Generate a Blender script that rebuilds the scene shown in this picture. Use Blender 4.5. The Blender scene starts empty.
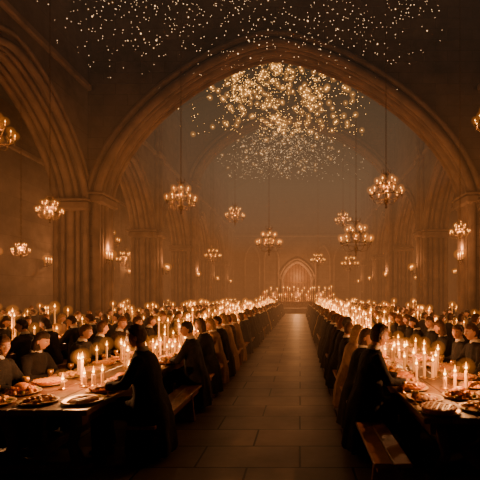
import bpy, math, random
import numpy as np
from mathutils import Vector, Matrix, noise
random.seed(7)
PI=math.pi
scene=bpy.context.scene
COL=scene.collection
CAMZ=1.86

# ------------------------------------------------------------ materials
def mat(name,c1,c2=None,rough=.6,metal=0,scale=8,bump=0,emit=None,es=0,detail=4,bscale=None,spec=.5):
    m=bpy.data.materials.new(name); m.use_nodes=True
    nt=m.node_tree; b=nt.nodes['Principled BSDF']
    b.inputs['Roughness'].default_value=rough; b.inputs['Metallic'].default_value=metal
    b.inputs['Specular IOR Level'].default_value=spec
    b.inputs['Base Color'].default_value=(*c1,1)
    tc=nt.nodes.new('ShaderNodeTexCoord')
    if c2:
        n=nt.nodes.new('ShaderNodeTexNoise'); n.inputs['Scale'].default_value=scale; n.inputs['Detail'].default_value=detail
        r=nt.nodes.new('ShaderNodeValToRGB')
        r.color_ramp.elements[0].position=.35; r.color_ramp.elements[1].position=.65
        r.color_ramp.elements[0].color=(*c1,1); r.color_ramp.elements[1].color=(*c2,1)
        nt.links.new(tc.outputs['Object'],n.inputs['Vector']); nt.links.new(n.outputs['Fac'],r.inputs['Fac'])
        nt.links.new(r.outputs['Color'],b.inputs['Base Color'])
    if bump:
        n2=nt.nodes.new('ShaderNodeTexNoise'); n2.inputs['Scale'].default_value=bscale or scale*3; n2.inputs['Detail'].default_value=5
        bp=nt.nodes.new('ShaderNodeBump'); bp.inputs['Strength'].default_value=bump; bp.inputs['Distance'].default_value=.02
        nt.links.new(tc.outputs['Object'],n2.inputs['Vector']); nt.links.new(n2.outputs['Fac'],bp.inputs['Height'])
        nt.links.new(bp.outputs['Normal'],b.inputs['Normal'])
    if emit:
        b.inputs['Emission Color'].default_value=(*emit,1); b.inputs['Emission Strength'].default_value=es
    m.cycles.emission_sampling='NONE'
    return m
def stone(name,c1,c2,mortar,bw,bh,rot,rough=.8,msize=.012,bumpd=.03,offs=.5):
    m=bpy.data.materials.new(name); m.use_nodes=True; nt=m.node_tree; b=nt.nodes['Principled BSDF']
    tc=nt.nodes.new('ShaderNodeTexCoord'); mp=nt.nodes.new('ShaderNodeMapping'); mp.inputs['Rotation'].default_value=rot
    br=nt.nodes.new('ShaderNodeTexBrick')
    br.inputs['Color1'].default_value=(*c1,1); br.inputs['Color2'].default_value=(*c2,1); br.inputs['Mortar'].default_value=(*mortar,1)
    br.inputs['Scale'].default_value=1; br.inputs['Mortar Size'].default_value=msize; br.inputs['Mortar Smooth'].default_value=.3
    br.inputs['Brick Width'].default_value=bw; br.inputs['Row Height'].default_value=bh; br.offset=offs
    nt.links.new(tc.outputs['Object'],mp.inputs['Vector']); nt.links.new(mp.outputs['Vector'],br.inputs['Vector'])
    n=nt.nodes.new('ShaderNodeTexNoise'); n.inputs['Scale'].default_value=.7; n.inputs['Detail'].default_value=8; n.inputs['Roughness'].default_value=.65
    nt.links.new(tc.outputs['Object'],n.inputs['Vector'])
    mr=nt.nodes.new('ShaderNodeMapRange'); mr.inputs['From Min'].default_value=.3; mr.inputs['From Max'].default_value=.7
    mr.inputs['To Min'].default_value=.4; mr.inputs['To Max'].default_value=1.35
    nt.links.new(n.outputs['Fac'],mr.inputs['Value'])
    mx=nt.nodes.new('ShaderNodeVectorMath'); mx.operation='MULTIPLY'
    nt.links.new(br.outputs['Color'],mx.inputs[0]); nt.links.new(mr.outputs['Result'],mx.inputs[1])
    nt.links.new(mx.outputs['Vector'],b.inputs['Base Color'])
    b.inputs['Roughness'].default_value=rough
    ad=nt.nodes.new('ShaderNodeMath'); ad.operation='MULTIPLY_ADD'; ad.inputs[1].default_value=.5
    iv=nt.nodes.new('ShaderNodeMath'); iv.operation='SUBTRACT'; iv.inputs[0].default_value=1
    nt.links.new(br.outputs['Fac'],iv.inputs[1]); nt.links.new(n.outputs['Fac'],ad.inputs[0]); nt.links.new(iv.outputs[0],ad.inputs[2])
    bp=nt.nodes.new('ShaderNodeBump'); bp.inputs['Strength'].default_value=.6; bp.inputs['Distance'].default_value=bumpd
    nt.links.new(ad.outputs[0],bp.inputs['Height']); nt.links.new(bp.outputs['Normal'],b.inputs['Normal'])
    return m
def emis(name,c,s):
    m=bpy.data.materials.new(name); m.use_nodes=True; nt=m.node_tree; nt.nodes.clear()
    e=nt.nodes.new('ShaderNodeEmission'); e.inputs[0].default_value=(*c,1); e.inputs[1].default_value=s
    o=nt.nodes.new('ShaderNodeOutputMaterial'); nt.links.new(e.outputs[0],o.inputs[0]); m.cycles.emission_sampling='NONE'
    return m
def volmat(name,sig,rad,strength=None):
    m=bpy.data.materials.new(name); m.use_nodes=True; nt=m.node_tree; nt.nodes.clear()
    e=nt.nodes.new('ShaderNodeEmission'); e.inputs[0].default_value=(*rad,1); e.inputs[1].default_value=sig if strength is None else strength
    o=nt.nodes.new('ShaderNodeOutputMaterial')
    if sig:
        a=nt.nodes.new('ShaderNodeVolumeAbsorption'); a.inputs['Color'].default_value=(0,0,0,1); a.inputs['Density'].default_value=sig
        ad=nt.nodes.new('ShaderNodeAddShader')
        nt.links.new(a.outputs[0],ad.inputs[0]); nt.links.new(e.outputs[0],ad.inputs[1]); nt.links.new(ad.outputs[0],o.inputs['Volume'])
    else: nt.links.new(e.outputs[0],o.inputs['Volume'])
    m.cycles.emission_sampling='NONE'
    return m

M_floor=stone('flagstone',(.30,.22,.165),(.20,.15,.115),(.03,.02,.015),1.15,.62,(0,0,0),rough=.42,msize=.014,bumpd=.02)
M_wx=stone('stone_blocks_x',(.13,.092,.074),(.10,.072,.058),(.06,.042,.034),.95,.42,(PI/2,0,0),msize=.01,bumpd=.015)
M_wy=stone('stone_blocks_y',(.13,.092,.074),(.10,.072,.058),(.06,.042,.034),.95,.42,(PI/2,0,PI/2),msize=.01,bumpd=.015)
M_trim=mat('dressed_stone',(.20,.135,.105),(.12,.083,.065),.8,0,1.5,.4)
M_roof=mat('dark_timber_roof',(.03,.03,.026),(.055,.048,.04),.8,0,1.5,.3)
M_beam=mat('oak_beam',(.05,.035,.022),(.08,.05,.03),.7,0,3,.3)
M_wood=mat('oak_table_wood',(.12,.05,.022),(.24,.11,.05),.38,0,5,.25)
M_bench=mat('bench_wood',(.20,.075,.035),(.34,.13,.06),.35,0,5,.25)
M_iron=mat('aged_brass_iron',(.10,.055,.025),(.16,.09,.04),.45,.7,10,.2)
M_wax=mat('candle_wax',(.75,.45,.20),None,.5,emit=(1,.36,.07),es=.35)  # wax emits a little, imitating flame light shining through it
M_flame=emis('candle_flame',(1,.34,.04),8)
M_flame_core=emis('flame_core',(1,.60,.18),20)
M_wick=mat('wick',(.02,.015,.01))
M_glow=volmat('flame_glow',0,(1,.26,.03),5.0)  # emissive volume balls, glow and halo, imitate bloom around each flame
M_halo=volmat('flame_halo',0,(1,.26,.03),1.0)
M_star_w=emis('star_white',(1,.60,.30),3.2)
M_star_g=emis('star_gold',(1,.44,.09),9)
M_star_h=volmat('star_halo',0,(1,.38,.07),1.0)  # emissive volume ball imitating bloom around the larger stars
M_plate=mat('pewter_platter',(.55,.38,.2),None,.4,.25)
M_brass=mat('brass_goblet',(.8,.48,.15),None,.3,.8)
M_crust=mat('pie_crust',(.9,.42,.10),(.75,.28,.06),.5,0,30,.5)
M_roast=mat('roast_meat',(.6,.18,.04),(.85,.36,.08),.35,0,25,.5)
M_potato=mat('roast_potato',(.95,.55,.15),(.8,.38,.08),.4,0,20,.4)
M_bread=mat('bread_roll',(.9,.48,.15),(.7,.32,.08),.6,0,15,.3)
M_green=mat('herb_green',(.14,.20,.03),(.3,.26,.05),.5,0,20,.3)
M_doorw=mat('oak_door',(.10,.045,.02),(.16,.07,.03),.5,0,4,.3)

# ------------------------------------------------------------ mesh builder
class MB:
    def __init__(s,mats): s.v=[];s.f=[];s.m=[];s.sm=[];s.mats=mats
    def add(s,v,f,m=0,M=None,smooth=True):
        o=len(s.v)
        if M is not None: v=[M@Vector(p) for p in v]
        s.v.extend([tuple(p) for p in v])
        s.f.extend([tuple(i+o for i in q) for q in f])
        s.m.extend([m]*len(f) if isinstance(m,int) else m); s.sm.extend([smooth]*len(f))
    def mesh(s,name):
        me=bpy.data.meshes.new(name); me.from_pydata(s.v,[],s.f)
        for x in s.mats: me.materials.append(x)
        me.polygons.foreach_set('material_index',s.m); me.polygons.foreach_set('use_smooth',s.sm); me.update(); return me
    def obj(s,name,loc=(0,0,0),rot=0,parent=None):
        return place(s.mesh(name),name,loc,rot,parent)
def place(me,name,loc=(0,0,0),rot=0,parent=None,sc=1):
    o=bpy.data.objects.new(name,me); COL.objects.link(o); o.location=loc; o.rotation_euler=(0,0,rot); o.scale=(sc,sc,sc)
    if parent: o.parent=parent
    return o
def box(c,s,bev=0):
    x,y,z=c; a,b,d=s[0]/2,s[1]/2,s[2]/2
    if not bev:
        v=[(x+i*a,y+j*b,z+k*d) for i in(-1,1) for j in(-1,1) for k in(-1,1)]
        return v,[(0,1,3,2),(4,6,7,5),(0,4,5,1),(2,3,7,6),(0,2,6,4),(1,5,7,3)]
    e=bev; v=[];f=[]
    def ring(zz,ins):
        A=a-ins;B=b-ins; return [(x-A+e,y-B,zz),(x+A-e,y-B,zz),(x+A,y-B+e,zz),(x+A,y+B-e,zz),(x+A-e,y+B,zz),(x-A+e,y+B,zz),(x-A,y+B-e,zz),(x-A,y-B+e,zz)]
    v=ring(z-d,e)+ring(z-d+e,0)+ring(z+d-e,0)+ring(z+d,e)
    for r in range(3):
        for i in range(8): f.append((r*8+i,r*8+(i+1)%8,(r+1)*8+(i+1)%8,(r+1)*8+i))
    f.append(tuple(range(7,-1,-1))); f.append(tuple(range(24,32)))
    return v,f
def lathe(prof,seg=12,cap=True):
    v=[];f=[];n=len(prof)
    for r,z in prof:
        for i in range(seg):
            t=2*PI*i/seg; v.append((r*math.cos(t),r*math.sin(t),z))
    for k in range(n-1):
        for i in range(seg): f.append((k*seg+i,k*seg+(i+1)%seg,(k+1)*seg+(i+1)%seg,(k+1)*seg+i))
    if cap: f.append(tuple(range(seg-1,-1,-1))); f.append(tuple(range((n-1)*seg,n*seg)))
    return v,f
def tube(pts,rad,seg=8,cap=True,up=None,rad2=None):
    pts=[Vector(p) for p in pts]; n=len(pts)
    if not hasattr(rad,'__len__'): rad=[rad]*n
    if rad2 is None: rad2=rad
    v=[];f=[];prev=None
    for k in range(n):
        t=(pts[min(k+1,n-1)]-pts[max(k-1,0)]).normalized()
        if prev is None:
            a=Vector(up) if up else (Vector((1,0,0)) if abs(t.x)<.8 else Vector((0,1,0)))
        else: a=prev
        a=(a-t*a.dot(t)).normalized(); b=t.cross(a); prev=a
        for i in range(seg):
            th=2*PI*i/seg; v.append(pts[k]+a*math.cos(th)*rad[k]+b*math.sin(th)*rad2[k])
    for k in range(n-1):
        for i in range(seg): f.append((k*seg+i,k*seg+(i+1)%seg,(k+1)*seg+(i+1)%seg,(k+1)*seg+i))
    if cap: f.append(tuple(range(seg-1,-1,-1))); f.append(tuple(range((n-1)*seg,n*seg)))
    return v,f
def ball(c,r,seg=10,rings=7):
    if not hasattr(r,'__len__'): r=(r,r,r)
    v=[(c[0],c[1],c[2]-r[2])];f=[]
    for k in range(1,rings):
        ph=-PI/2+PI*k/rings
        for i in range(seg):
            t=2*PI*i/seg; v.append((c[0]+r[0]*math.cos(ph)*math.cos(t),c[1]+r[1]*math.cos(ph)*math.sin(t),c[2]+r[2]*math.sin(ph)))
    v.append((c[0],c[1],c[2]+r[2])); L=len(v)-1
    for i in range(seg):
        f.append((0,1+(i+1)%seg,1+i)); f.append((L,L-seg+i,L-seg+(i+1)%seg))
    for k in range(rings-2):
        for i in range(seg):
            a=1+k*seg; f.append((a+i,a+(i+1)%seg,a+seg+(i+1)%seg,a+seg+i))
    return v,f
T=Matrix.Translation
def RZ(a): return Matrix.Rotation(a,4,'Z')

# ------------------------------------------------------------ architecture
XL,XR=-8.2,7.0; TH=1.15; OXL,OXR=-13.8,12.6; Y0,Y1=-6.0,50.0
EAVE,RIDGE=14.5,18.5; XC=(XL+XR)/2
def roofz(x): return EAVE+(RIDGE-EAVE)*(1-abs(x-XC)/((XR-XL)/2+.01))
def archz(u,a,b,sp,ap,c=None,p=1.5,q=.6):
    c=(a+b)/2 if c is None else c
    t=(c-u)/(c-a) if u<c else (u-c)/(b-c)
    return sp+(ap-sp)*max(0,1-max(0,min(1,t))**p)**q
def arch_wall(mb,axis,pos,thick,u0,u1,ztop,ops,mi=0,tr=1,tubr=.12):
    P=(lambda u,w,z:(u,w,z)) if axis=='x' else (lambda u,w,z:(w,u,z))
    cuts=sorted(ops,key=lambda o:o['a']); segs=[];u=u0
    for o in cuts:
        if o['a']>u: segs.append((u,o['a'],None))
        segs.append((o['a'],o['b'],o)); u=o['b']
    if u<u1: segs.append((u,u1,None))
    v=[];f=[]
    for a,b,o in segs:
        N=44 if o else 4
        ts=[a+(b-a)*((1-math.cos(PI*i/N))/2 if o else i/N) for i in range(N+1)]
        base=len(v)
        for uu in ts:
            zb=archz(uu,o['a'],o['b'],o['sp'],o['ap'],o.get('c')) if o else 0
            zt=ztop(uu)
            v+= [P(uu,pos,zb),P(uu,pos,zt),P(uu,pos+thick,zb),P(uu,pos+thick,zt)]
        for i in range(N):
            k=base+4*i
            f+=[(k,k+4,k+5,k+1),(k+2,k+3,k+7,k+6),(k,k+2,k+6,k+4),(k+1,k+5,k+7,k+3)]
        if o:
            for uu in(a,b):
                k=len(v); v+=[P(uu,pos,0),P(uu,pos+thick,0),P(uu,pos+thick,o['sp']),P(uu,pos,o['sp'])]; f.append((k,k+1,k+2,k+3))
    mb.add(v,f,mi,smooth=False)
    for o in cuts:
        a,b=o['a'],o['b']
        for wpos,ins,r in ((pos,0,tubr),(pos+thick,0,tubr),(pos+thick*.5,.0,tubr*1.3),(pos-.02,-.34,tubr*.8),(pos+thick+.02,-.34,tubr*.8),(pos+thick*.25,.03,tubr*.7),(pos+thick*.75,.03,tubr*.7)):
            A,B=a+ins,b-ins; N=40; pts=[]
            if ins>=0: pts=[P(A,wpos,0),P(A,wpos,o['sp']*.5)]
            for i in range(N+1):
                uu=A+(B-A)*(1-math.cos(PI*i/N))/2
                pts.append(P(uu,wpos,archz(uu,A,B,o['sp'],o['ap']-ins,o.get('c'))))
            if ins>=0: pts+=[P(B,wpos,o['sp']*.5),P(B,wpos,0)]
            mb.add(*tube(pts,r,8),tr)
        for uu,s in((a,1),(b,-1)):
            for zz,h,g in((o['sp'],.35,.16),(.22,.44,.2)):
                c=P(uu+s*.02,pos+thick/2,zz)
                sz=(.36+g,thick+2*g,h) if axis=='x' else (thick+2*g,.36+g,h)
                mb.add(*box(c,sz,.07),tr,smooth=False)
                c=P(uu+s*.02,pos+thick/2,zz+h*.5+.04)
                sz=(.46+g,thick+2*g+.1,.08) if axis=='x' else (thick+2*g+.1,.46+g,.08)
                mb.add(*box(c,sz,.02),tr,smooth=False)

piers=[-3,7,16,23,30,37,44]
def arcade(x0,name):
    mb=MB([M_wy,M_trim]); ops=[]
    for a,b in zip(piers[:-1],piers[1:]):
        ops.append(dict(a=a+.65,b=b-.65,sp=5.3,ap=8.6 if b-a<8 else 9.0))
    arch_wall(mb,'y',x0,TH,Y0,Y1,lambda u:EAVE,ops)
    inner=x0+TH if x0<0 else x0
    s=1 if x0<0 else -1
    mb.add(*box((inner+s*.06,(Y0+Y1)/2,9.9),(.2,Y1-Y0,.25),.05),1,smooth=False)
    for p in piers:
        for dy in(-.3,0,.3):
            mb.add(*tube([(inner+s*(.05 if dy else .14),p+dy,0),(inner+s*(.05 if dy else .14),p+dy,EAVE-.2)],.13 if dy else .17,10),1)
        mb.add(*box((inner+s*.12,p,5.4),(.5,1.2,.35),.08),1,smooth=False)
        mb.add(*box((inner+s*.12,p,.3),(.55,1.3,.6),.1),1,smooth=False)
        mb.add(*box((inner+s*.12,p,9.9),(.45,1.1,.35),.08),1,smooth=False)
    mb.obj(name)
arcade(XL-TH,'wall_arcade_left'); arcade(XR,'wall_arcade_right')
for yy,sp,ap,c in((15.45,5.6,11.7,-1.0),(29.5,10.2,15.2,-1.6)):
    mb=MB([M_wx,M_trim])
    arch_wall(mb,'x',yy,1.1,XL,XR,roofz,[dict(a=XL+.35,b=XR-.35,sp=sp,ap=ap,c=c)],tubr=.15)
    mb.obj('wall_great_arch')
for X,s,nm in((OXL,1,'left'),(OXR,-1,'right')):
    mb=MB([M_wy,M_trim]); mb.add(*box((X-s*.2,(Y0+Y1)/2,5.6),(.4,Y1-Y0,11.2)),0,smooth=False)
    mb.add(*box((X+s*.05,(Y0+Y1)/2,.5),(.16,Y1-Y0,1.0),.04),1,smooth=False)
    mb.add(*box((X+s*.05,(Y0+Y1)/2,9.0),(.2,Y1-Y0,.25),.05),1,smooth=False)
    for p in piers: mb.add(*tube([(X,p,0),(X,p,11)],.3,10),1)
    mb.obj('wall_'+nm)
DX=-.35
mb=MB([M_wx,M_trim])
arch_wall(mb,'x',Y1,.8,OXL,OXR,lambda u:roofz(u) if XL<u<XR else 14.5,[dict(a=DX-1.9,b=DX+1.9,sp=4.0,ap=6.2)],tubr=.2)
for cx in(-6,-3.6,2.9,5.2):
    N=16;pts=[(cx-.9,Y1-.05,1.6)]
    for i in range(N+1):
        u=-.9+1.8*i/N; pts.append((cx+u,Y1-.05,archz(u,-.9,.9,6.4,8.2)))
    pts.append((cx+.9,Y1-.05,1.6)); mb.add(*tube(pts,.13,8),1)
mb.add(*box((XC,Y1-.08,9.4),(XR-XL,.3,.3),.06),1,smooth=False)
mb.obj('wall_back')
mb=MB([M_wx]); mb.add(*box((-.6,Y0-.2,9),(OXR-OXL,.4,18)),0,smooth=False); mb.obj('wall_entrance')
mb=MB([M_doorw,M_iron])
pl=9
for i in range(pl):
    u=-1.7+3.4*(i+.5)/pl; h=archz(u,-1.9,1.9,4.0,6.0)
    mb.add(*box((DX+u,Y1+.9,h/2),(3.4/pl-.03,.1,h-.1),.015),0,smooth=False)
for z in(1.8,3.6): mb.add(*box((DX,Y1+.83,z),(3.4,.04,.14)),1,smooth=False)
mb.obj('door_1')
mb=MB([M_floor]); mb.add(*box(((OXL+OXR)/2,(Y0+Y1)/2,-.1),(OXR-OXL+1,Y1-Y0+3,.2)),0,smooth=False); mb.obj('floor')
mb=MB([M_roof,M_beam])
v=[(XL-TH,Y0,EAVE-.6),(XC,Y0,RIDGE),(XR+TH,Y0,EAVE-.6),(XL-TH,Y1+1,EAVE-.6),(XC,Y1+1,RIDGE),(XR+TH,Y1+1,EAVE-.6)]
mb.add(v,[(0,1,4,3),(1,2,5,4)],0,smooth=False)
for y in np.arange(-4,50,3.4):
    for s in(-1,1):
        w=(XR-XL)/2
        mb.add(*tube([(XC+s*w,y,EAVE-.35),(XC,y,RIDGE-.25)],.16,4),1,smooth=False)
for t in(-.66,-.33,0,.33,.66):
    w=(XR-XL)/2; mb.add(*box((XC+t*w,(Y0+Y1)/2,roofz(XC+t*w)-.2),(.2,Y1-Y0,.25)),1,smooth=False)
mb.add(*box(((OXL+XL)/2-.4,(Y0+Y1)/2,11.1),(5.4,Y1-Y0,.2)),0,smooth=False)
mb.add(*box(((OXR+XR)/2+.4,(Y0+Y1)/2,11.1),(5.4,Y1-Y0,.2)),0,smooth=False)
mb.obj('ceiling')
mb=MB([M_trim])
for i,(y,z) in enumerate(((42.5,.17),(42.9,.34),(43.3,.51))):
    mb.add(*box((XC,(y+Y1)/2-.15,z-.085),(13.4,Y1-y-.5,.17),.03),0,smooth=False)
mb.obj('stone_dais')
DZ=.51

# ------------------------------------------------------------ candles
def candle(mb,M,h,r,seg=10,lo=False,big=1.0,glow=True,stick=0,halo=.13):
    if stick:
        mb.add(*lathe([(.05,0),(.05,.012),(.014,.03),(.011,stick*.4),(.022,stick*.45),(.011,stick*.5),(.011,stick-.03),(.034,stick-.012),(.036,stick)],8),4,M)
        M=M@T((0,0,stick))
    if glow:
        mb.add(*ball((0,0,h+.05*big),.05*big,8,6),5,M)
        if halo: mb.add(*ball((0,0,h+.05*big),halo*big,12,8),6,M)
    if lo:
        mb.add(*lathe([(r,0),(r,h)],6),0,M)
        q=big*1.1
        mb.add(*lathe([(.003,h),(.012*q,h+.03*q),(.010*q,h+.055*q),(.002,h+.10*q)],6),1,M)
        mb.add(*lathe([(.002,h+.01),(.0135*q,h+.035*q),(.002,h+.06*q)],6),2,M)
        return
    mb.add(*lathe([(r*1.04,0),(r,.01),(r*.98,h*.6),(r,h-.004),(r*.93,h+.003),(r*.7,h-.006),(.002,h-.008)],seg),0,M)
    mb.add(*lathe([(.002,h-.01),(.002,h+.018)],5),3,M)
    for k in range(2):
        t=random.random()*6.28; L=random.uniform(.03,.09)
        mb.add(*tube([(r*math.cos(t),r*math.sin(t),h),(r*1.05*math.cos(t),r*1.05*math.sin(t),h-L*.5),(r*1.03*math.cos(t),r*1.03*math.sin(t),h-L)],[.003,.005,.006],5),0,M)
    q=big
    mb.add(*lathe([(.001,h+.010),(.010*q,h+.022*q),(.013*q,h+.038*q),(.010*q,h+.06*q),(.005*q,h+.085*q),(.0008,h+.108*q)],8),1,M)
    mb.add(*lathe([(.001,h+.018),(.0145*q,h+.033*q),(.0135*q,h+.045*q),(.0008,h+.06*q)],6),2,M)
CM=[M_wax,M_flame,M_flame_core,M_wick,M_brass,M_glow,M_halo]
def plight(name,loc,e,parent,r=.012,col=(1,.41,.135)):
    L=bpy.data.lights.new(name,'POINT'); L.energy=e*.8; L.color=col; L.shadow_soft_size=r
    o=bpy.data.objects.new(name,L); COL.objects.link(o); o.location=loc; o.parent=parent; return o

# ------------------------------------------------------------ tables and benches
TT=.76
def table(cx,w,ya,yb):
    mb=MB([M_wood])
    npl=5
    L=yb-ya; 
    y=ya
    while y<yb-.1:
        ye=min(y+3.0,yb)
        for i in range(npl):
            mb.add(*box((-w/2+w*(i+.5)/npl,(y+ye)/2-ya,TT-.028),(w/npl-.006,ye-y-.008,.056),.008),0,smooth=False)
        y=ye
    for s in(-1,1): mb.add(*box((s*(w/2-.1),L/2,TT-.11),(.05,L-.1,.11)),0,smooth=False)
    y=.35
    while y<L:
        mb.add(*box((0,y,.05),(w*.8,.12,.1),.02),0,smooth=False)
        mb.add(*box((0,y,TT-.11),(w*.86,.12,.1),.02),0,smooth=False)
        for s in(-1,1): mb.add(*tube([(s*w*.3,y,.08),(s*w*.24,y,.3),(s*w*.3,y,TT-.12)],[.07,.05,.07],8),0)
        y+=2.6
    mb.add(*box((0,L/2,.24),(.07,L-.5,.1)),0,smooth=False)
    mb.obj('long_dining_table',(cx,ya,0))
def bench_mesh(L):
    mb=MB([M_bench])
    for i in(-1,1): mb.add(*box((i*.082,L/2,.435),(.158,L,.04),.008),0,smooth=False)
    for y in (.25,L/2,L-.25):
        v,f=box((0,y,.21),(.28,.05,.41)); v=[(p[0]*(1.12 if p[2]<.1 else .85),p[1],p[2]) for p in v]; mb.add(v,f,0,smooth=False)
    for s in(-1,1): mb.add(*box((s*.1,L/2,.375),(.03,L-.2,.08)),0,smooth=False)
    return mb.mesh('wooden_bench')
BM=bench_mesh(3.3)
RCX=1.74
TABLES=[(-2.7,1.3,3.85,40),(RCX,1.25,3.6,40),(-6.0,1.2,7.0,40),(4.85,1.1,6.5,40),(-11.6,1.1,9,40),(10.2,1.1,9,40)]
for i,(cx,w,a,b) in enumerate(TABLES):
    table(cx,w,a,b)
    for s in(-1,1):
        y=a+.1
        if i==1 and s==-1: y=3.35
        if i==0 and s==1: y=4.3
        while y+3.3<=b+.2:
            place(BM,'wooden_bench',(cx+s*(w/2+.33),y,0)); y+=3.42

def put_candles(i,cx,w,a,b):
    rnd=random.Random(20+i); mb=MB(CM); y=a+ (3.2 if i<2 else .5); 
    while y<b-.3:
        for k in range(rnd.choice([5,6,7]) if i<2 else rnd.choice([2,3,4])):
            px=cx+rnd.gauss(0,w*.17); py=y+rnd.uniform(-.28,.28)
            h=rnd.choice([.12,.18,.24,.3,.36]); r=rnd.uniform(.012,.022)
            st=0
            if rnd.random()<.4 and y>8: st=rnd.uniform(.15,.5)
            candle(mb,T((px,py,TT)),h,r,lo=py>12,big=(.95 if py<14 else 1.15),stick=st,halo=.13 if py<20 else .16)
        y+=rnd.uniform(.5,.7) if y<22 else rnd.uniform(.65,.9)
    o=mb.obj('table_candles')
    y=a+1.0
    st=2.2
    while y<b:
        e=(34 if i<4 else 20)*(1 if y<20 else 1.8)
        if i<2 and y<8: e=56
        plight('candlelight',(cx,y,TT+.42),e,o); y+=st*(1 if y<20 else 1.9)
for i,t in enumerate(TABLES): put_candles(i,*t)
def near_candle(x,y,h,r):
    mb=MB(CM); candle(mb,Matrix.Identity(4),h,r,14,halo=.11)
    mb.add(*lathe([(r+.025,0),(r+.03,.006),(r+.006,.01),(r+.004,.02)],14),4)
    mb.obj('pillar_candle',(x,y,TT))
for x,y,h,r in((-2.72,5.0,.30,.016),(-2.62,4.86,.13,.024),(-2.53,4.9,.14,.022),(-2.43,4.92,.16,.018),(-2.8,4.72,.09,.024),
               (-2.62,6.1,.24,.018),(-2.72,6.2,.3,.016),(-2.5,6.05,.16,.022),(-3.1,5.6,.2,.018),(-2.35,5.5,.12,.022),(-2.95,6.6,.3,.016),(-3.2,6.3,.22,.016),(-2.4,6.7,.26,.016),(-2.2,6.9,.2,.016),(-2.9,5.3,.24,.014),(-2.5,5.8,.28,.014),(-2.7,6.8,.2,.016),
               (1.68,5.4,.30,.02),(1.76,5.3,.22,.024),(1.85,5.45,.26,.018),(1.72,4.75,.14,.024),(1.86,4.8,.17,.02),(1.96,4.72,.22,.02),(1.54,5.9,.18,.022),(1.68,6.3,.3,.016),(1.92,6.2,.24,.02),(1.55,6.6,.25,.016),(2.0,5.8,.3,.016),(1.62,5.7,.26,.014),(2.05,6.6,.28,.014),(1.5,5.15,.2,.016)):
    near_candle(x,y,h,r)

# ------------------------------------------------------------ food
FM=[M_plate,M_crust,M_roast,M_potato,M_bread,M_green,M_brass]
def platter(kind,R=.2,hi=True):
    rnd=random.Random(kind*3+1); mb=MB(FM); sg=24 if hi else 10
    mb.add(*lathe([(R*.55,0),(R*.6,.004),(R*.92,.016),(R,.024),(R,.028),(R*.9,.022),(R*.6,.010),(.002,.008)],sg),0)
    if kind==0:
        r=R*.78; mb.add(*lathe([(r*.85,.01),(r,.04),(r*1.03,.05),(r*.95,.056),(r*.86,.046),(.002,.052)],sg),1)
        if hi:
            for i in range(20):
                t=i*2*PI/20; mb.add(*ball((r*.98*math.cos(t),r*.98*math.sin(t),.05),(.018,.018,.011),6,4),1)
            for i in(-2,-1,0,1,2):
                h=r*math.cos(i*.33)*.86; 
                mb.add(*box((i*r*.3,0,.054),(.014,2*h,.008)),3,smooth=False); mb.add(*box((0,i*r*.3,.056),(2*h,.014,.008)),3,smooth=False)
    elif kind==1:
        for i in range(30 if hi else 7):
            rr=R*.68*math.sqrt(rnd.random()); t=rnd.random()*6.28; q=.028 if hi else .05
            mb.add(*ball((rr*math.cos(t),rr*math.sin(t),.03+.035*(1-rr/R)),(q*rnd.uniform(.8,1.2),q*rnd.uniform(.8,1.2),q*.8),7 if hi else 5,5 if hi else 4),3)
        if hi:
            for i in range(8):
                t=i*.8; mb.add(*ball((R*.76*math.cos(t),R*.76*math.sin(t),.026),(.022,.03,.006),6,4),5)
    elif kind==2:
        mb.add(*ball((0,0,.065),(R*.42,R*.58,.06),12,8),2)
        for s in(-1,1):
            mb.add(*ball((s*R*.38,-R*.25,.055),(.04,.065,.04),8,6),2)
            mb.add(*tube([(s*R*.36,-R*.4,.06),(s*R*.25,-R*.72,.09)],[.016,.009],6),2); mb.add(*ball((s*R*.25,-R*.75,.093),.013,6,4),4)
            mb.add(*ball((s*R*.42,R*.2,.06),(.02,.055,.025),6,5),2)
        for i in range(12 if hi else 4):
            t=i*2*PI/12; mb.add(*ball((R*.75*math.cos(t),R*.75*math.sin(t),.034),.024,6,5),3 if i%3 else 5)
    elif kind==3:
        for i in range(14 if hi else 6):
            t=i*2*PI/(14 if hi else 6); M=RZ(t)@T((R*.5,0,.03))@Matrix.Rotation(.4,4,'Y'); mb.add(*ball((0,0,0),(.058,.04,.012),8,4),2 if i%3 else 1,M)
        mb.add(*ball((0,0,.035),(.055,.055,.03),8,5),3)
    else:
        for i in range(6):
            t=i*PI/3; mb.add(*ball((R*.52*math.cos(t),R*.52*math.sin(t),.04),(.05,.044,.035),8,5),4)
        mb.add(*ball((0,0,.065),(.052,.048,.036),8,5),4)
    return mb
PM=[platter(k).mesh('food_platter') for k in range(5)]
def goblet_mb(mats):
    mb=MB(mats); mb.add(*lathe([(.034,0),(.034,.004),(.01,.012),(.007,.05),(.012,.06),(.03,.075),(.038,.1),(.036,.135),(.033,.135),(.034,.1),(.02,.08),(.002,.078)],12),6); return mb
GM=goblet_mb(FM).mesh('goblet')
rnd=random.Random(5)
for cx,w,a in((-2.7,1.3,3.85),(RCX,1.25,3.6)):
    y=a+.26; k=0
    while y<7.6:
        for s in(-1,1):
            px=cx+s*(w*.5-.22)+rnd.uniform(-.02,.02)
            place(PM[(k*2+(s>0)*3+rnd.randint(0,1))%5],'food_platter',(px,y+s*.06,TT),rnd.random()*6,None,rnd.uniform(.95,1.08))
            place(GM,'goblet',(cx+s*(w*.5-.06),y+.25+s*.03,TT))
        if y<4.5: place(PM[(k+1)%5],'food_platter',(cx+.0,y+.02,TT),rnd.random()*6,None,.95)
        y+=.47; k+=1
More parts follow.
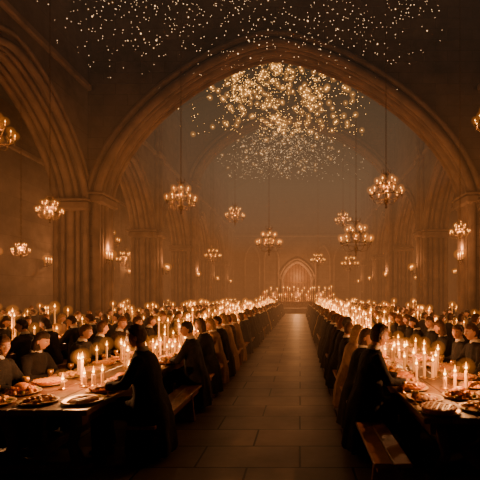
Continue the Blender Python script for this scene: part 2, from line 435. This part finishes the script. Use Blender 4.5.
for i,(cx,w,a,b) in enumerate(TABLES):
    lows=[platter(k,.17,False) for k in range(5)]
    mb=MB(FM); y=max(a+.3,7.85) if i<2 else a+.3
    while y<b-.3:
        for s in(-1,1):
            p=lows[rnd.randint(0,4)]; M=T((cx+s*(w*.5-.25),y+s*.05,TT))@RZ(rnd.random()*6); mb.add(p.v,p.f,list(p.m),M)
            g=[(.03,0),(.008,.01),(.008,.06),(.035,.09),(.033,.135)]; mb.add(*lathe(g,6),6,T((cx+s*(w*.5-.1),y+.25,TT)))
        y+=.52 if y<20 else .8
    mb.obj('feast_dishes')

# ------------------------------------------------------------ people
skin=mat('skin',(.60,.31,.19),(.53,.27,.16),.5,0,10); lips=mat('lips',(.4,.13,.1)); eyew=mat('eye_white',(.75,.7,.65),None,.3); iris=mat('iris',(.04,.02,.01),None,.2)
collar=mat('linen_collar',(.8,.7,.55),(.7,.6,.48),.8,0,30)
robes=[mat('robe_black',(.016,.012,.011),(.032,.023,.02),.85,0,14,.4,spec=.25),mat('robe_brown',(.06,.032,.02),(.04,.022,.015),.85,0,14,.4,spec=.25),
       mat('robe_tan',(.38,.22,.13),(.28,.16,.09),.8,0,14,.4),mat('robe_grey',(.035,.028,.026),(.024,.02,.018),.85,0,14,.4,spec=.25)]
hairs=[mat('hair_dark',(.03,.014,.008),(.055,.027,.014),.5,0,40,.6),mat('hair_brown',(.13,.055,.022),(.07,.03,.012),.5,0,40,.6),
       mat('hair_auburn',(.24,.08,.02),(.14,.045,.012),.5,0,40,.6),mat('hair_fair',(.45,.26,.1),(.3,.16,.06),.5,0,40,.6)]
shoe=mat('leather_shoe',(.03,.018,.01),None,.5)
PMATS=[skin,lips,eyew,iris,collar]+robes+hairs+[shoe,M_brass]
def loft(secs,seg=28,fold=0,ph=0,kf=9):
    v=[];f=[];n=len(secs);zmax=secs[0][0];zmin=secs[-1][0]
    for (z,cx,cy,rx,ry) in secs:
        fr=(zmax-z)/(zmax-zmin)
        for i in range(seg):
            t=2*PI*i/seg; m=1+fold*fr*fr*math.sin(kf*t+ph+2*fr)
            ct,st=math.cos(t),math.sin(t); p=.8
            v.append((cx+rx*m*math.copysign(abs(ct)**p,ct),cy+ry*m*math.copysign(abs(st)**p,st),z))
    for k in range(n-1):
        for i in range(seg): f.append((k*seg+i,(k+1)*seg+i,(k+1)*seg+(i+1)%seg,k*seg+(i+1)%seg))
    f.append(tuple(range(seg))); f.append(tuple(range(n*seg-1,(n-1)*seg-1,-1)))
    return v,f
def evalmods(me,mods):
    o=bpy.data.objects.new('tmp',me); COL.objects.link(o)
    for typ,kw in mods:
        m=o.modifiers.new(typ,typ)
        for k,val in kw.items(): setattr(m,k,val)
    dg=bpy.context.evaluated_depsgraph_get(); dg.update()
    r=bpy.data.meshes.new_from_object(o.evaluated_get(dg)); bpy.data.objects.remove(o); return r
def head_pt(d,hair=None):
    x,y,z=d; px,py,pz=x*.077,y*.097,z*.120
    if z<0:
        px*=1-.30*z*z; 
        if y<0: py*=1-.22*(-z)
    if hair is None:
        if y>0:
            py+=.026*math.exp(-(x/.14)**2-((z+.2)/.15)**2)+.010*math.exp(-(x/.12)**2-((z+.02)/.2)**2)
            py+=.006*math.exp(-((abs(x)-.3)/.25)**2-((z-.16)/.08)**2)
            py-=.012*math.exp(-((abs(x)-.38)/.17)**2-((z)/.11)**2)
            py+=.007*math.exp(-(x/.28)**2-((z+.48)/.07)**2)
            py+=.012*math.exp(-(x/.3)**2-((z+.82)/.2)**2)
            py-=.004*math.exp(-(x/.3)**2-((z+.6)/.06)**2)
            px+=math.copysign(.004,x)*math.exp(-((abs(x)-.65)/.2)**2-((z+.15)/.15)**2)
    return Vector((px,py,pz))
def make_person(name,robe=0,hair=0,style='short',turn=0,nod=0,lean=.06,cloak=True,arms='rest',wide=1.0,seed=0,col=True):
    rnd=random.Random(seed); ph=rnd.random()*6
    L=lambda z:lean*max(0,(z-.55))/.55
    rb=MB([shoe])
    rb.add(*loft([(1.17,0,.01+L(1.17),.062,.058),(1.14,0,L(1.14),.10,.075),(1.10,0,-.005+L(1.1),.175*wide,.095),(1.04,0,-.005+L(1.04),.205*wide,.115),(.93,0,L(.93),.195*wide,.128),(.8,0,L(.8),.178*wide,.125),(.68,0,L(.68),.182*wide,.13),(.56,0,.0,.2*wide,.15),(.47,0,.0,.2*wide,.15)]),0)
    if cloak:
        rb.add(*loft([(1.13,0,-.02+L(1.13),.12,.075),(1.08,0,-.02+L(1.08),.20*wide,.105),(.95,0,-.02+L(.95),.222*wide,.13),(.75,0,-.02+L(.75),.225*wide,.145),(.55,0,-.03,.25*wide,.19),(.4,0,-.03,.27*wide,.22),(.22,0,-.03,.29*wide,.24),(.08,0,-.03,.30*wide,.25)],36,.10,ph,8),0)
    for s in(-1,1):
        rb.add(*tube([(s*.08,0,.54),(s*.10,.2,.55),(s*.12,.42,.54),(s*.12,.47,.48),(s*.12,.47,.3),(s*.12,.45,.12)],[.11,.10,.085,.08,.075,.08],12),0)
    rb.add(*tube([(0,.05,.54),(0,.25,.54),(0,.42,.52),(0,.45,.3),(0,.45,.12)],[.12,.11,.1,.1,.1],12,up=(1,0,0),rad2=[.09,.07,.06,.06,.06]),0)
    hands=[]
    for s in(-1,1):
        sh=(s*.175*wide,.0+L(1.07),1.065)
        if arms=='rest' or (arms=='raise' and s<0):
            el=(s*.27*wide,.14+lean*.4,.845); wr=(s*.15,.37,.812); hd=(-s*.25,1,-.12)
        elif arms=='raise':
            el=(s*.27,.2,.85); wr=(s*.15,.34,1.02); hd=(-s*.4,.6,.6)
        elif arms=='fold':
            el=(s*.28*wide,.2,.83); wr=(s*.07,.34,.815); hd=(-s*1.0,.35,-.1)
        else:
            el=(s*.24*wide,.06,.82); wr=(s*.14,.3,.80); hd=(0,1,-.15)
        mid=(Vector(sh)+Vector(el))*.5+Vector((s*.015,-.01,0))
        m2=(Vector(el)+Vector(wr))*.5
        rb.add(*tube([Vector(sh)+Vector((-s*.05,0,0)),sh,mid,el,m2,wr],[.07,.078,.066,.058,.05,.054],12),0)
        hands.append((s,Vector(wr),Vector(hd)))
    rm=evalmods(rb.mesh('t'),[('REMESH',dict(mode='VOXEL',voxel_size=.02)),('SMOOTH',dict(factor=.5,iterations=3))])
    pb=MB(PMATS); vs=[]
    for q in rm.vertices:
        c=q.co; n=noise.noise(Vector((c.x*9+seed,c.y*9,c.z*5)))*.010+noise.noise(Vector((c.x*22,c.y*22+seed,c.z*9)))*.005
        vs.append(c+q.normal*n)
    pb.add(vs,[tuple(p.vertices) for p in rm.polygons],5+robe)
    bpy.data.meshes.remove(rm)
    for s in(-1,1): pb.add(*tube([(s*.12,.40,.05),(s*.12,.48,.05),(s*.13,.58,.035),(s*.135,.65,.03)],[.04,.045,.04,.025],8,rad2=[.045,.045,.032,.02]),13)
    for s,w,d in hands:
        d=d.normalized(); side=d.cross(Vector((0,0,1))).normalized(); up=side.cross(d)
        M=Matrix((side,d,up)).transposed().to_4x4(); M.translation=w
        pb.add(*tube([(0,-.05,0),(0,.0,0),(0,.03,0)],[.027,.025,.028],8,up=(1,0,0),rad2=[.024,.02,.018]),0,M)
        pb.add(*ball((0,.052,0),(.040,.048,.016),12,8),0,M)
        ts=-s
        for k,(fx,ln) in enumerate(((-.029,.066),(-.0098,.078),(.0098,.082),(.029,.070))):
            fx*=ts; cu=.35 if arms!='raise' else .9
            a0=(fx,.075,0); pts=[a0]; ang=-.05; p=Vector(a0)
            for sgm in(.42,.32,.26):
                ang-=cu*(1 if sgm!=.42 else .5); p=p+Vector((fx*.1,math.cos(ang),math.sin(ang)))*ln*sgm; pts.append(p.copy())
            pb.add(*tube(pts,[.0095,.009,.008,.006],6),0,M)
        pb.add(*tube([(ts*.022,.02,-.002),(ts*.045,.045,-.004),(ts*.058,.068,-.010),(ts*.060,.09,-.014)],[.013,.0115,.0095,.007],6),0,M)
        if arms=='raise' and s>0:
            g=goblet_mb(FM); pb.add(g.v,g.f,14,T(w+d*.09+Vector((0,.0,-.07))))
    hc=Vector((0,.035+L(1.3)*1.15,1.305))
    nb=Vector((0,.005+L(1.13),1.12))
    pb.add(*tube([nb,(nb+hc)*.5+Vector((0,-.012,-.0)),hc+Vector((0,-.02,-.03))],[.062,.053,.056],14),0)
    if col: pb.add(*tube([nb+Vector((0,.0,.03)),nb+Vector((0,.004,.055)),nb+Vector((0,.006,.08))],[.078,.07,.062],14),4)
    H=T(hc)@RZ(turn)@Matrix.Rotation(-nod,4,'X')
    sg,rg=34,26
    bv,bf=ball((0,0,0),1,sg,rg)
    hv=[head_pt(p) for p in bv]; ms=[]
    for q in bf:
        c=sum((Vector(bv[i]) for i in q),Vector())/len(q)
        ms.append(1 if (c.y>0 and abs(c.z+.47)<.06 and abs(c.x)<.27) else 0)
    pb.add(hv,bf,ms,H)
    for s in(-1,1):
        pb.add(*ball((s*.030,.0795,0),(.014,.011,.0095),10,7),2,H); pb.add(*ball((s*.030,.0885,0),(.0058,.0035,.0058),8,5),3,H)
        pb.add(*tube([(s*.016,.092,.019),(s*.03,.094,.023),(s*.046,.084,.019)],[.003,.004,.002],5),9+hair,H)
        pb.add(*ball((s*.079,-.004,-.012),(.009,.019,.030),8,6),0,H); pb.add(*ball((s*.083,.002,-.03),(.006,.009,.012),6,5),0,H)
    hv=[]
    for p in bv:
        x,y,z=p; base=head_pt(p,1)
        nz=noise.noise(Vector((x*3+seed,y*3,z*2)))
        front=.42+.1*nz
        lim = front if y>.35 else (-.05 if y>-.05 else (-.62 if style=='short' else -1.1))
        if .35>=y>-.05: lim=-.05+(front+.05)*max(0,(y+.05)/.4)
        w=max(0,min(1,(z-lim)/.14+.4))
        th=(1.14+.06*nz+.05*noise.noise(Vector((x*8,y*8,z*4+seed)))) if style!='long' else 1.17+.04*nz
        q=base*(.93+(th-.93)*w)
        if style in('bob','long') and y<.3 and z<0:
            dd=(.6 if style=='bob' else 1.5)*(-z)*.12*(1 if y<.15 else max(0,(.3-y)/.15))
            q.z-=dd; q.x*=1+.35*(-z); q.y=q.y*(1+.5*(-z)) -.015*(-z)
        hv.append(q)
    pb.add(hv,bf,9+hair,H)
    return pb.mesh(name)
cfgs=[dict(robe=0,hair=1,style='short',turn=0.1,nod=.12,cloak=True,arms='rest'),
      dict(robe=0,hair=0,style='short',turn=.5,nod=.05,cloak=True,arms='fold',wide=1.05),
      dict(robe=3,hair=1,style='bob',turn=-.4,nod=.1,cloak=True,arms='rest',wide=.92),
      dict(robe=1,hair=2,style='short',turn=-.6,nod=.1,cloak=False,arms='raise'),
      dict(robe=2,hair=3,style='long',turn=.3,nod=.15,cloak=True,arms='rest',wide=.9),
      dict(robe=0,hair=0,style='bob',turn=.15,nod=.25,cloak=False,arms='fold',wide=.92,lean=.1),
      dict(robe=3,hair=1,style='short',turn=.8,nod=0,cloak=False,arms='near',lean=.03),
      dict(robe=0,hair=2,style='long',turn=-.2,nod=.2,cloak=True,arms='near',wide=.9)]
HI=[make_person('seated_diner',seed=i,**c) for i,c in enumerate(cfgs)]
LO=[]
for me in HI:
    l=evalmods(me,[('DECIMATE',dict(ratio=.13)),('TRIANGULATE',{})])
    n=len(l.vertices); V=np.empty(n*3,np.float32); l.vertices.foreach_get('co',V); V=V.reshape(-1,3)
    F=np.empty(len(l.polygons)*3,np.int32); l.polygons.foreach_get('vertices',F)
    Mi=np.empty(len(l.polygons),np.int32); l.polygons.foreach_get('material_index',Mi); LO.append((V,F,Mi))
rnd=random.Random(11)
NEARLIM=11.5
for i,(cx,w,a,b) in enumerate(TABLES):
    Vs=[];Fs=[];Ms=[];off=0
    for s in(-1,1):
        x=cx+s*(w/2+.31); ang=PI/2 if s>0 else -PI/2
        if (i,s)==(0,1): seq=[(4.6,0),(6.6,1),(7.5,2),(8.3,4),(9.0,1)]; y=9.7
        elif (i,s)==(1,-1): seq=[(4.75,0),(5.6,2),(6.5,4),(7.2,6),(7.9,1)]; y=8.6
        elif (i,s)==(0,-1): seq=[(4.75,2),(5.4,5),(6.6,0),(7.25,6),(7.95,3)]; y=8.7
        elif (i,s)==(1,1): seq=[(4.6,6),(5.3,5),(5.95,0),(6.6,6),(7.3,2)]; y=8.0
        else: seq=[]; y=a+.5
        while y<b-.3:
            seq.append((y,rnd.choice([0,1,2,3,5,6,7,0,1,2,5,6,7,1,0,4]))); y+=rnd.uniform(.66,.85) if y<24 else rnd.uniform(.85,1.1)
            if rnd.random()<.08: y+=.7
        for n_,(y,k) in enumerate(seq):
            r=ang+rnd.uniform(-.12,.12)
            sc=rnd.uniform(.96,1.02)
            if n_==0 and (i,s) in((0,1),(1,-1)): sc=1.07
            if y<NEARLIM and i<4 and not(i>=2 and y>9.5):
                place(HI[k],'seated_diner',(x,y,0),r,None,sc)
            else:
                V,F,Mi=LO[k]; c,sn=math.cos(r),math.sin(r); sc=rnd.uniform(.92,1.0)
                R=np.array([[c,sn,0],[-sn,c,0],[0,0,1]],np.float32)
                Vs.append(V@R*sc+np.array([x,y,0],np.float32)); Fs.append(F+off); Ms.append(Mi); off+=len(V)
    if Vs:
        V=np.concatenate(Vs);F=np.concatenate(Fs);Mi=np.concatenate(Ms)
        me=bpy.data.meshes.new('dining_crowd'); me.vertices.add(len(V)); me.vertices.foreach_set('co',V.ravel())
        me.loops.add(len(F)); me.loops.foreach_set('vertex_index',F); nf=len(F)//3
        me.polygons.add(nf); me.polygons.foreach_set('loop_start',np.arange(nf,dtype=np.int32)*3)
        me.polygons.foreach_set('material_index',Mi)
        for q in PMATS: me.materials.append(q)
        me.update(calc_edges=True); me.validate(); me.polygons.foreach_set('use_smooth',[True]*nf)
        place(me,'dining_crowd')

# high table on dais
mb=MB([M_wood]); mb.add(*box((DX,46.2,DZ+.74),(9,1.0,.06),.01),0,smooth=False); mb.add(*box((DX,46.0,DZ+.4),(8.6,.06,.66)),0,smooth=False)
for s in(-4,-2,0,2,4): mb.add(*box((DX+s,46.2,DZ+.36),(.12,.8,.72),.02),0,smooth=False)
mb.obj('high_table')
mb=MB(CM)
for k in range(36): candle(mb,T((DX-4.2+8.4*k/35,46.1+rnd.uniform(-.3,.3),DZ+.77)),rnd.uniform(.15,.4),.025,lo=True,big=1.9,stick=rnd.choice([0,.4,.8,1.2]))
o=mb.obj('table_candles')
for s in(-3,0,3): plight('candlelight',(DX+s,45.7,DZ+1.6),340,o)
plight('candlelight',(DX,48.6,4.4),1100,o,.03)
def throne():
    mb=MB([M_wood,robes[1]])
    mb.add(*box((0,0,.45),(.62,.55,.08),.01),0,smooth=False); mb.add(*box((0,0,.51),(.54,.48,.06),.02),1,smooth=False)
    for x in(-.28,.28):
        mb.add(*box((x,-.24,.33),(.06,.06,.66)),0,smooth=False); mb.add(*box((x,.26,.85),(.07,.07,1.7)),0,smooth=False); mb.add(*box((x,0,.68),(.07,.55,.05)),0,smooth=False)
        mb.add(*lathe([(.02,0),(.045,.05),(.03,.1),(.002,.16)],8),0,T((x,.26,1.7)))
    pts=[(-.28,.27,.5)]+[(-.28+.56*i/10,.27,archz(-.28+.56*i/10,-.28,.28,1.6,2.0)) for i in range(11)]+[(.28,.27,.5)]
    v=pts+[(p[0],.31,p[2]) for p in pts]; n=len(pts)
    mb.add(v,[tuple(range(n)),tuple(range(2*n-1,n-1,-1))]+[(i,i+n,(i+1)%n+n,(i+1)%n) for i in range(n)],0,smooth=False)
    return mb.mesh('throne')
TM=throne()
for k in range(7):
    x=DX-3.9+1.3*k; place(TM,'carved_armchair',(x,47.2,DZ)); place(HI[k],'seated_diner',(x,47.15,DZ+.08),PI)

# ------------------------------------------------------------ chandeliers
def chandelier_mesh(lo=False):
    mb=MB(CM+[M_iron]); I=7; sg=8 if lo else 12
    mb.add(*lathe([(.002,-.52),(.03,-.5),(.05,-.45),(.02,-.4),(.05,-.34),(.085,-.24),(.09,-.16),(.05,-.08),(.025,-.02),(.04,.05),(.025,.12),(.02,.4),(.045,.46),(.025,.52),(.018,.8),(.035,.86),(.016,.92),(.013,1.3),(.026,1.34),(.002,1.42)],sg),I)
    def ring(R,z,r):
        N=28 if not lo else 16; pts=[(R*math.cos(2*PI*i/N),R*math.sin(2*PI*i/N),z) for i in range(N+1)]; mb.add(*tube(pts,r,6,False,up=(0,0,1)),I)
    ring(.60,0,.016); ring(.34,.42,.014); ring(.14,.9,.012)
    for n,R,z,zb,h in((10,.60,0,-.2,.15),(6,.34,.42,.2,.13)):
        for i in range(n):
            M=RZ(2*PI*i/n+ (.2 if n==6 else 0))
            if i%2==0 or n==6:
                pts=[(.05,0,zb),(R*.35,0,zb-.1),(R*.75,0,zb-.06),(R*1.0,0,z-.02),(R*1.06,0,z+.04)]
                mb.add(*tube(pts,.011,6),I,M)
                mb.add(*tube([(R,0,z),(R*.72,0,z+.22),(R*.25,0,z+.32),(.03,0,z+.5)],.007,5),I,M)
            C=M@T((R*1.06,0,z+.04))
            mb.add(*lathe([(.01,-.05),(.02,-.03),(.045,0),(.05,.012),(.028,.012),(.022,.04)],8),I,C)
            candle(mb,C@T((0,0,.012)),h*random.uniform(.8,1.15),.017,8,lo=lo,big=.95,halo=.16)
    for i in range(6):
        M=RZ(PI*i/3); mb.add(*tube([(.14,0,.9),(.2,0,1.0),(.15,0,1.12)],[.012,.01,.002],5),I,M)
        mb.add(*tube([(.60,0,0),(.66,0,-.1),(.60,0,-.17),(.56,0,-.1)],.007,5),I,M)
    return mb.mesh('chandelier_frame')
CH=chandelier_mesh(); CL=chandelier_mesh(True)
def chain_mesh(L):
    mb=MB([M_iron]); z=0;k=0
    while z<L:
        N=8; pts=[(.022*math.cos(2*PI*i/N),0,z+.055+.055*math.sin(2*PI*i/N)) for i in range(N+1)]
        mb.add(*tube(pts,.007,4,False),0,RZ(PI/2*(k%2))); z+=.092;k+=1
    return mb.mesh('chain')
def px(u,v,d): return ((u-300)/400*d, d, CAMZ+(296-v)/400*d)
for u,v,d,sc in((181,203,15,.84),(386,196,13.8,.85),(-8,138,9.5,.7),(493,124,9.2,.6),(50,214,12.3,.56),(235,218,27,.95),(356,244,20.5,1.25),(269,246,24.5,1.15),
                (460,234,14,.5),(21,252,13,.4),(108,243,19.5,.8),(126,262,26,.9),(350,266,34,1.1),(471,264,19,.7),(213,258,33,1.0),(318,262,36,1.0),(432,258,26,.8),(75,262,22,.8),(343,222,30,.9)):
    p=px(u,v,d); e=bpy.data.objects.new('iron_chandelier',None); COL.objects.link(e); e.location=p; e.rotation_euler=(0,0,random.random()*6)
    o=place(CH if d<22 else CL,'candle_frame',(0,0,0),0,e,sc)
    x=p[0]; top=(roofz(x)-.3 if XL<x<XR else 11.0)
    place(chain_mesh(top-p[2]-1.38*sc),'chain',(0,0,1.38*sc),0,e)
    plight('candlelight',(0,0,.34*sc),(310 if d<22 else 500)*(.6 if sc<.8 else 1),e,.03)

# wall sconces on piers and side walls, mostly added to light the arch rim
def sconce_mesh():
    mb=MB(CM+[M_iron])
    mb.add(*box((0,.02,0),(.14,.04,.4),.015),7,smooth=False)
    for a in(-.2,0,.2):
        mb.add(*tube([(0,.04,-.1),(a*.6,.14,-.16),(a,.22,-.08),(a,.22,0)],.012,6),7)
        mb.add(*lathe([(.01,-.03),(.045,0),(.05,.012),(.02,.02)],8),7,T((a,.22,0)))
        candle(mb,T((a,.22,.015)),.17,.02,8,lo=True,big=1.1,halo=.16)
    return mb.mesh('wall_sconce')
SM=sconce_mesh()
for p in piers[1:]:
    for x,r in((XL+.34,-PI/2),(XR-.34,PI/2)):
        o=place(SM,'wall_sconce',(x,p,3.3),r,None,1.1); plight('candlelight',(0,.3,.45),40,o)
for y in (11.5,19.5,26.5,33.5,40.5):
    for x,r in((OXL+.12,-PI/2),(OXR-.12,PI/2)):
        for dy in(-1.9,1.9):
            o=place(SM,'wall_sconce',(x,y+dy,3.6),r,None,1.1)
            if dy<0: plight('candlelight',(0,.3,.45),50,o)

# ------------------------------------------------------------ floating star lights
def stars(name,n,fx,m,rr,pb=.07,bigf=1.8,halo=0):
    rnd=random.Random(n); 
    iv,ifc=ball((0,0,0),1,6,4); iv=np.array(iv,np.float32)
    mb=MB([m,M_star_h])
    for _ in range(n):
        c=fx(rnd); bg=rnd.random()<pb; r=rnd.uniform(*rr)*(bigf if bg else 1)
        mb.add([tuple(q) for q in (iv*r+np.array(c,np.float32))],ifc,0)
        if bg and halo: mb.add(*ball(c,halo,10,7),1)
    mb.obj(name)
def f1(r):
    while 1:
        y=r.uniform(9,15.2); x=r.uniform(-8,4.6); z=r.uniform(9.6,14)
        u=abs((x+2.2)/7)
        if noise.noise(Vector((x*.5,y*.3,z*.8)))>r.uniform(-.6,.3) and r.random()<(z-8.6)/3.5-.25*u: return (x,y,z)
def f2(r):
    while 1:
        y=r.uniform(17.2,23.5); x=r.gauss(-1.2,3.0); z=r.uniform(10.9,15.3)
        if -6.8<x<4.8 and z<roofz(x)-.4 and noise.noise(Vector((x*.8,y*.3,z*1.1+9)))>r.uniform(-.14,.28): return (x,y,z)
def f3(r):
    while 1:
        y=r.uniform(31.5,40); x=r.gauss(-2.0,3.0); z=r.uniform(13.2,17.4)
        if -7.5<x<6 and z<roofz(x)-.4: return (x,y,z)
stars('floating_star_lights',3000,f1,M_star_w,(.006,.013),.05,1.8,.05)
stars('floating_star_lights',2000,f2,M_star_g,(.008,.018),.16,2.1,.17)
stars('floating_star_lights',1400,f3,M_star_w,(.012,.024),.08,1.8,.16)

# ------------------------------------------------------------ self-lit haze boxes: emission stands in for candlelight scattered in air
def haze(name,c,s,sig,rad):
    m=volmat(name,sig,rad)
    mb=MB([m]); mb.add(*box(c,s),0,smooth=False); mb.obj(name)
W=OXR-OXL-.1; cxh=(OXL+OXR)/2
haze('glow_haze_low',(cxh,29.5,3.51),(W,40.9,6.98),.023,(.37,.125,.036))
haze('glow_haze_high',(XC,33.3,11.3),(XR-XL-.1,33.2,8.5),.028,(.235,.15,.08))
haze('glow_haze_front',(XC,10.7,11.3),(XR-XL-.1,9.3,8.5),.02,(.10,.056,.032))

# ------------------------------------------------------------ world & camera
w=bpy.data.worlds.new('night'); scene.world=w; w.use_nodes=True
w.node_tree.nodes['Background'].inputs[0].default_value=(.006,.005,.005,1); w.node_tree.nodes['Background'].inputs[1].default_value=1
cam=bpy.data.cameras.new('camera'); co=bpy.data.objects.new('camera',cam); COL.objects.link(co)
co.location=(0,0,CAMZ); co.rotation_euler=(PI/2,0,0); cam.sensor_width=36; cam.lens=30; cam.shift_x=-.125; cam.shift_y=.117; cam.clip_end=300
scene.camera=co
